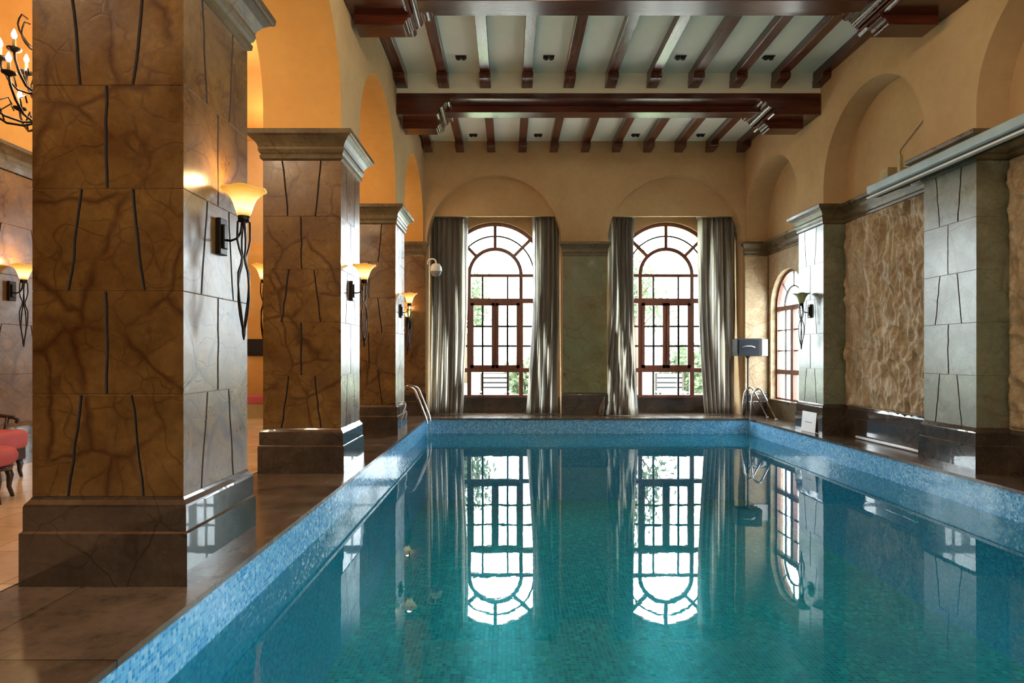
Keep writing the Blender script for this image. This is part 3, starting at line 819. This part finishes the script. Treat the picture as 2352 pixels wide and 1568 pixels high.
# ------------------------------------------------------------------ lounge seats
def cushion(mb, x0, x1, y0, y1, z0, z1, r=.05):
    prof = []
    for k in range(6):
        a = -PI/2+PI/2*k/5; prof.append((z0+r+r*math.sin(a), -r+r*math.cos(a)))
    for k in range(6):
        a = PI/2*k/5; prof.append((z1-r+r*math.sin(a), -r+r*math.cos(a)))
    R = []
    n = 5
    for z, o in prof:
        ring = []
        for (cx, cy, a0) in ((x1-.06, y0+.06, -90), (x1-.06, y1-.06, 0), (x0+.06, y1-.06, 90), (x0+.06, y0+.06, 180)):
            for k in range(n+1):
                a = math.radians(a0+90*k/n); ring.append((cx+(.06+o)*math.cos(a), cy+(.06+o)*math.sin(a), z))
        R.append(ring)
    mb.rings(R, True, True, 0, True)
def leg(parent, x, y, h, dx=.03, dy=.03):
    m = MB(); m.tube([(x,y,h),(x+dx*.6,y+dy*.6,h*.66),(x+dx*.4,y+dy*.4,h*.33),(x+dx,y+dy,0)], [.032,.03,.02,.016], 8); m.build('leg', M['dark_wood'], parent)
t = tag(empty('upholstered_stool', (-4.85, 5.6, 0)), 'round pink velvet stool on curved dark legs at the left edge', 'stool')
m = MB(); m.lathe(0, 0, [(.01,.33),(.22,.33),(.255,.35),(.275,.39),(.275,.43),(.255,.475),(.20,.497),(.10,.505),(.005,.507)], 28); m.build('seat', M['pink'], t)
m = MB(); m.lathe(0, 0, [(.01,.29),(.235,.29),(.24,.33),(.01,.335)], 28); m.build('seat_rail', M['dark_wood'], t)
for k in range(4):
    c, q = math.cos(math.radians(-20+90*k)), math.sin(math.radians(-20+90*k)); leg(t, .215*c, .215*q, .31, .055*c, .055*q)
t = tag(empty('armchair', (-5.77, 6.45, 0)), 'pink velvet armchair with dark wooden arms against the lounge wall', 'armchair')
m = MB(); cushion(m, -.18, .42, -.38, .38, .32, .53, .06); m.build('seat', M['pink'], t)
m = MB(); m.box(-.2, .38, -.36, .36, .2, .33); m.build('seat_rail', M['dark_wood'], t)
m = MB(); cushion(m, -.30, -.18, -.34, .34, .34, 1.0, .05); m.build('backrest', M['pink'], t)
for s in (-1, 1):
    m = MB(); m.tube([(-.24,s*.36,.70),(.1,s*.37,.675),(.24,s*.38,.655),(.28,s*.38,.625),(.26,s*.38,.60)], .022, 8)
    m.tube([(.17,s*.37,.66),(.15,s*.36,.5),(.17,s*.35,.3)], .018, 8); m.build('armrest', M['dark_wood'], t)
for sx in (-.18, .33):
    for sy in (-1, 1): leg(t, sx, sy*.32, .22, .02, sy*.02)
t = tag(empty('bench', (-5.35, 13.25, 0)), 'low pink bench on a pale base at the far end of the lounge', 'bench')
m = MB(); cushion(m, -.7, .5, -.28, .28, .30, .50, .05); m.build('seat', M['pink'], t)
m = MB(); m.box(-.68, .48, -.26, .26, .0, .31); m.build('base', M['beige_box'], t)
t = tag(empty('wall_picture', (-5.72, YF-.02, 1.53)), 'small dark framed picture on the far lounge wall', 'picture')
m = MB(); m.box(-.3, .3, -.02, .02, -.19, .19); m.build('frame', M['dark_wood'], t, bevel=.004)
m = MB(); m.box(-.25, .25, -.026, -.019, -.14, .14); m.build('picture', M['black'], t)

# ------------------------------------------------------------------ pool ladder and handrail
def bend(pts, n=6, r=.12):
    P = [Vector(p) for p in pts]; out = [P[0]]
    for i in range(1, len(P)-1):
        a = (P[i-1]-P[i]); b = (P[i+1]-P[i]); ra = min(r, a.length*.45, b.length*.45)
        p0 = P[i]+a.normalized()*ra; p1 = P[i]+b.normalized()*ra
        for k in range(n+1):
            q = k/n; out.append(p0*(1-q)**2+P[i]*2*q*(1-q)+p1*q**2)
    out.append(P[-1]); return out
t = tag(empty('pool_ladder', (-1.75, 12.45, 0)), 'chrome pool ladder at the far left corner of the pool', 'ladder')
for y in (-.25, .25):
    m = MB(); m.tube(bend([(-.50,y,0),(-.42,y,.72),(-.14,y,.72),(.14,y,.02),(.14,y,-1.0)], 7, .15), .021, 10); m.build('rail', M['chrome'], t)
    m = MB(); m.lathe(-.50, y, [(.045,0),(.045,.015),(.024,.025)], 14); m.build('flange', M['chrome'], t)
for z in (-.42, -.70, -.95):
    m = MB(); m.box(.10, .19, -.25, .25, z-.012, z+.012); m.build('tread', M['chrome'], t)
t = tag(empty('grab_rail', (5.3, 13.0, 0)), 'chrome grab rail at the far right corner of the pool', 'grab rail')
for y in (-.22, .22):
    m = MB(); m.tube(bend([(.33,y,0),(-.02,y,.68),(-.17,y,.58),(-.23,y,.02),(-.23,y,-.9)], 7, .1), .019, 10); m.build('rail', M['chrome'], t)
    m = MB(); m.lathe(.33, y, [(.042,0),(.042,.015),(.022,.025)], 14); m.build('flange', M['chrome'], t)

# ------------------------------------------------------------------ loudspeaker, stand, signs, camera
SX, SY = 5.28, 13.42
t = tag(empty('speaker_stand', (SX, SY, 0)), 'slim black tripod stand carrying the loudspeaker', 'stand')
m = MB(); m.tube([(0,0,.12),(0,0,1.335)], .017, 10); m.build('pole', M['black'], t)
m = MB(); m.lathe(0, 0, [(.03,.46),(.034,.48),(.034,.56),(.03,.58)], 12); m.build('collar', M['black'], t)
m = MB(); m.lathe(0, 0, [(.018,1.28),(.05,1.32),(.05,1.336)], 12); m.build('top_plate', M['black'], t)
for k in range(3):
    a = PI/2+2*PI*k/3; m = MB(); m.tube([(.02*math.cos(a),.02*math.sin(a),.52),(.2*math.cos(a),.2*math.sin(a),.015)], .012, 8); m.build('leg', M['black'], t)
t = tag(empty('loudspeaker', (SX-.01, SY, 1.336)), 'black loudspeaker lying sideways on its stand in the far right corner', 'loudspeaker')
m = MB(); m.prism([(-.27,.0),(-.285,.10),(-.28,.36),(-.26,.385),(.25,.385),(.27,.36),(.27,.02),(.25,.0)], 'y', -.15, .15); m.build('cabinet', M['black'], t, bevel=.015)
m = MB(); m.box(-.25, .20, -.162, -.148, .03, .355); m.build('grille', M['grille'], t, bevel=.006)
m = MB(); m.tube([(-.19,-.165,.19),(-.1,-.178,.215),(.02,-.178,.215),(.1,-.165,.19)], .012, 8); m.build('handle', M['rail_blue'], t)
t = tag(empty('notice_board', (XN3-.02, 13.62, 1.53)), 'plain white notice panel on the corner wall behind the loudspeaker', 'sign')
t.location = (5.62, YF-.10, 1.53)
m = MB(); m.box(-.10, .22, -.012, .012, -.19, .19); m.build('panel', M['white'], t, bevel=.003)
m = MB(); m.box(-.10, .22, -.02, -.011, .18, .195); m.build('top_strip', M['grey'], t)
t = tag(empty('paper_sign', (5.29, 10.76, 0)), 'white paper sign leaning against the right pilaster plinth', 'sign')
m = MB(); m.prism([(0,.004),(.006,.004),(.036,.355),(.03,.355)], 'y', -.25, .25); m.build('sheet', M['white'], t)
m = MB(); m.prism([(.0135,.165),(.0145,.165),(.0158,.18),(.0148,.18)], 'y', -.12, .12); m.build('printed_line', M['grey'], t)
t = tag(empty('security_camera', (-1.80, 13.60, 3.45)), 'white dome security camera hanging on a bent bracket by the left curtain', 'camera')
m = MB(); m.tube(bend([(0,.03,-.06),(.02,-.02,.03),(.12,-.05,.05),(.19,-.06,.02),(.20,-.06,-.06)], 6, .05), .018, 8); m.build('bracket', M['white'], t)
m = MB(); m.lathe(.20, -.06, [(.02,-.05),(.09,-.08),(.125,-.14),(.13,-.22),(.125,-.24)], 22); m.build('housing', M['white'], t)
m = MB(); m.lathe(.20, -.06, [(.118,-.24),(.112,-.29),(.08,-.335),(.02,-.352)], 22); m.build('dome', M['grey'], t)

# ------------------------------------------------------------------ pale blue rail along the right wall
RY0, RY1 = 3.4, 8.7
t = tag(empty('wall_rail', (5.16, 0, 3.6)), 'long pale blue metal rail with a dark slot along the right wall', 'rail')
m = MB(); m.prism([(-.02,.045),(-.04,.06),(-.045,.15),(-.025,.165),(.14,.165),(.14,.03),(.02,.03)], 'y', RY0, RY1); m.build('housing', M['rail_blue'], t, bevel=.003)
m = MB(); m.box(-.01, .13, RY0+.01, RY1-.01, .0, .045); m.build('slot', M['rail_dark'], t)
m = MB(); m.box(-.045, .02, RY0, RY1, -.022, .002); m.build('lip', M['white'], t, bevel=.003)
for y in (4.2, 7.4):
    m = MB(); m.box(.1, .24, y-.05, y+.05, .03, .12); m.build('bracket', M['beige_box'], t)
m = MB(); m.box(.10, .42, 8.45, 8.62, .10, .36); m.build('end_box', M['beige_box'], t, bevel=.004)
m = MB(); m.box(.05, .09, 8.1, 8.16, .12, .42); m.build('post', M['beige_box'], t)
m = MB(); m.tube([(XN-.03, 8.9, 3.9), (XN-.02, 8.9, 4.35), (XN-.02, 8.35, 4.62), (XN-.02, 8.28, 4.62)], .006, 6)
tag(m.build('wall_cable', M['cornice']), 'thin cable on the plaster niche above the pale blue rail', 'cable')

# white tube drawn as the wet floor's bright reflection along the niche foot
m = MB(); m.tube([(5.62, 8.02, .03), (5.66, 8.6, .03), (5.66, 9.9, .03)], .022, 8)
tag(m.build('pipe', M['white']), 'thin white pipe lying along the foot of the rough stone panel', 'pipe')

# ------------------------------------------------------------------ garden outside
mb = MB(); mb.box(-25, 35, YW+.28, 21, -.2, -.05); struct(mb.build('terrace', M['path']))
mb = MB(); mb.box(6.16, 35, -5, YW+.27, -.2, -.05); struct(mb.build('terrace', M['path']))
mb = MB(); mb.box(-40, 60, 21, 60, -.22, -.05); struct(mb.build('lawn', M['grass']))
def seat_slats(x, y, label):
    t = tag(empty('garden_seat', (x, y, -.05)), label, 'garden seat', 'slatted garden seats outside the windows')
    for k in range(4):
        m = MB(); m.box(-.36, .36, -.02, .02, .385+.135*k, .475+.135*k); m.build('slat', M['white'], t)
    m = MB(); m.box(-.4, .4, -.5, 0, .36, .40); m.build('seat', M['white'], t)
    m = MB(); m.box(-.36, .36, .02, .04, .38, .9); m.build('back_panel', M['rail_dark'], t)  # dark sheet added so the gaps between slats read as shaded
    for s in (-1, 1):
        m = MB(); m.box(s*.38-.03, s*.38+.03, -.03, .03, 0, .9); m.build('leg', M['muntin'], t)
        m = MB(); m.box(s*.38-.03, s*.38+.03, -.5, -.44, 0, .38); m.build('leg', M['muntin'], t)
seat_slats(-.37, 17.2, 'white slatted garden seat outside the left-hand tall window')
seat_slats(4.55, 17.2, 'white slatted garden seat outside the right-hand tall window')
def tree(x, y, h, r, seed, label, name='tree', trunk=True, nleaf=1500):
    rnd = random.Random(seed)
    t = tag(empty(name, (x, y, -.1)), label, 'tree' if trunk else 'bush', 'garden planting beyond the windows')
    m = MB()
    if trunk:
        m.tube([(0,0,0),(.05,.02,h*.35),(-.04,.05,h*.6)], [.16,.11,.05], 8)
        for k in range(5):
            a = 2*PI*k/5+rnd.random(); m.tube([(0,0,h*(.35+.05*k)),(r*.6*math.cos(a),r*.6*math.sin(a),h*(.6+.05*k))], [.05,.015], 6)
        m.build('trunk', M['bark'], t)
    m = MB()
    blobs = [(rnd.uniform(-.6,.6)*r, rnd.uniform(-.6,.6)*r, (h*.72 if trunk else h*.5)+rnd.uniform(-.6,.6)*(h*.28 if trunk else h*.5)) for _ in range(9)]
    for k in range(nleaf):
        b = blobs[k % 9]; d = Vector((rnd.gauss(0,1), rnd.gauss(0,1), rnd.gauss(0,1))).normalized()*r*.55*rnd.random()**.4
        p = Vector(b)+d; p.z = max(.05, p.z); s = rnd.uniform(.10,.2)
        u = Vector((rnd.gauss(0,1), rnd.gauss(0,1), rnd.gauss(0,1))).normalized(); w = u.orthogonal().normalized()
        m.add([p-u*s, p+w*s*.5, p+u*s, p-w*s*.5], [(0,1,2,3)])
    m.build('foliage', M['leaf'], t, recalc=False)
tree(5.6, 27, 6.5, 2.2, 1, 'leafy tree in the garden straight behind the right-hand tall window')
tree(-2.2, 31, 6.0, 2.0, 2, 'leafy tree far out in the garden behind the left-hand tall window')
tree(14, 19, 6.0, 2.0, 3, 'leafy tree outside the narrow right wall window')
tree(1.0, 23, 1.5, 1.4, 4, 'low bush outside the left-hand tall window', 'bush', False, 1100)
tree(7.2, 23.5, 1.7, 1.4, 5, 'low bush outside the right-hand tall window', 'bush', False, 1100)

# ------------------------------------------------------------------ light
w = bpy.data.worlds.new('overcast_sky'); bpy.context.scene.world = w; w.use_nodes = True
bg = w.node_tree.nodes['Background']; bg.inputs[0].default_value = (.86, .95, 1.0, 1); bg.inputs[1].default_value = 22.0
def portal(loc, rot, sx, sy):
    L = bpy.data.lights.new('daylight_portal', 'AREA'); L.shape = 'RECTANGLE'; L.size = sx; L.size_y = sy; L.cycles.is_portal = True
    o = bpy.data.objects.new('daylight_portal', L); C.objects.link(o); o.location = loc; o.rotation_euler = rot
for cx in (-.31, 3.78): portal((cx, YW+.3, 2.45), (-PI/2, 0, 0), 2.5, 4.3)
for c in (yc,)+FILL_WIN: portal((6.18, c, 1.8), (0, PI/2, 0), 2.9, 1.6)
def lamp(name, typ, loc, energy, col, size=.1, rot=(0,0,0), spot=None, blend=.6):
    L = bpy.data.lights.new(name, typ); L.energy = energy; L.color = col
    if typ == 'AREA': L.shape = 'DISK'; L.size = size
    else: L.shadow_soft_size = size
    if spot: L.spot_size = math.radians(spot); L.spot_blend = blend
    o = bpy.data.objects.new(name, L); C.objects.link(o); o.location = loc; o.rotation_euler = rot; return o
warm = (1, .80, .54); soft = (1, .90, .78)
lamp('chandelier_glow', 'POINT', (-4.45, 5.8, 4.15), 90, warm, .3)
for y in (2.2, 9.0, 12.2): lamp('lounge_ceiling_lamp', 'POINT', (-4.4, y, 5.2), 110, warm, .25)  # unseen lights added as warm fill in the lounge
for y in (-1.6, 2.4):  # unseen lights added to fill the near end of the hall
    for x in (0.0, 3.5): lamp('hall_ceiling_lamp', 'POINT', (x, y, 5.6), 45, soft, .3)
lamp('hall_ceiling_lamp', 'POINT', (.6, 5.6, 5.4), 62, warm, .2)  # added above the view to brighten the pillar fronts
lamp('hall_ceiling_lamp', 'POINT', (1.7, -2.2, 2.6), 50, warm, .3)  # low fill light added behind the camera, no fixture

# ------------------------------------------------------------------ camera and view
sc = bpy.context.scene
cam = bpy.data.cameras.new('camera'); co = bpy.data.objects.new('camera', cam); C.objects.link(co)
co.location = (0, 0, 1.35); co.rotation_euler = (PI/2, 0, 0)
cam.sensor_width = 36; cam.sensor_fit = 'HORIZONTAL'; cam.lens = 36*1400/2352
cam.shift_x = 9/2352; cam.shift_y = 32/2352; cam.clip_start = .05; cam.clip_end = 300
sc.camera = co
sc.view_settings.view_transform = 'Standard'; sc.view_settings.look = 'None'; sc.view_settings.gamma = 1; sc.view_settings.use_curve_mapping = False
sc.view_settings.exposure = 0.25
sc.cycles.use_denoising = True; sc.cycles.max_bounces = 6; sc.cycles.diffuse_bounces = 4; sc.cycles.glossy_bounces = 3; sc.cycles.use_adaptive_sampling = True; sc.cycles.adaptive_threshold = .04
sc.cycles.transparent_max_bounces = 16; sc.cycles.sample_clamp_indirect = 6; sc.cycles.caustics_reflective = True; sc.cycles.blur_glossy = .05; sc.cycles.caustics_refractive = False
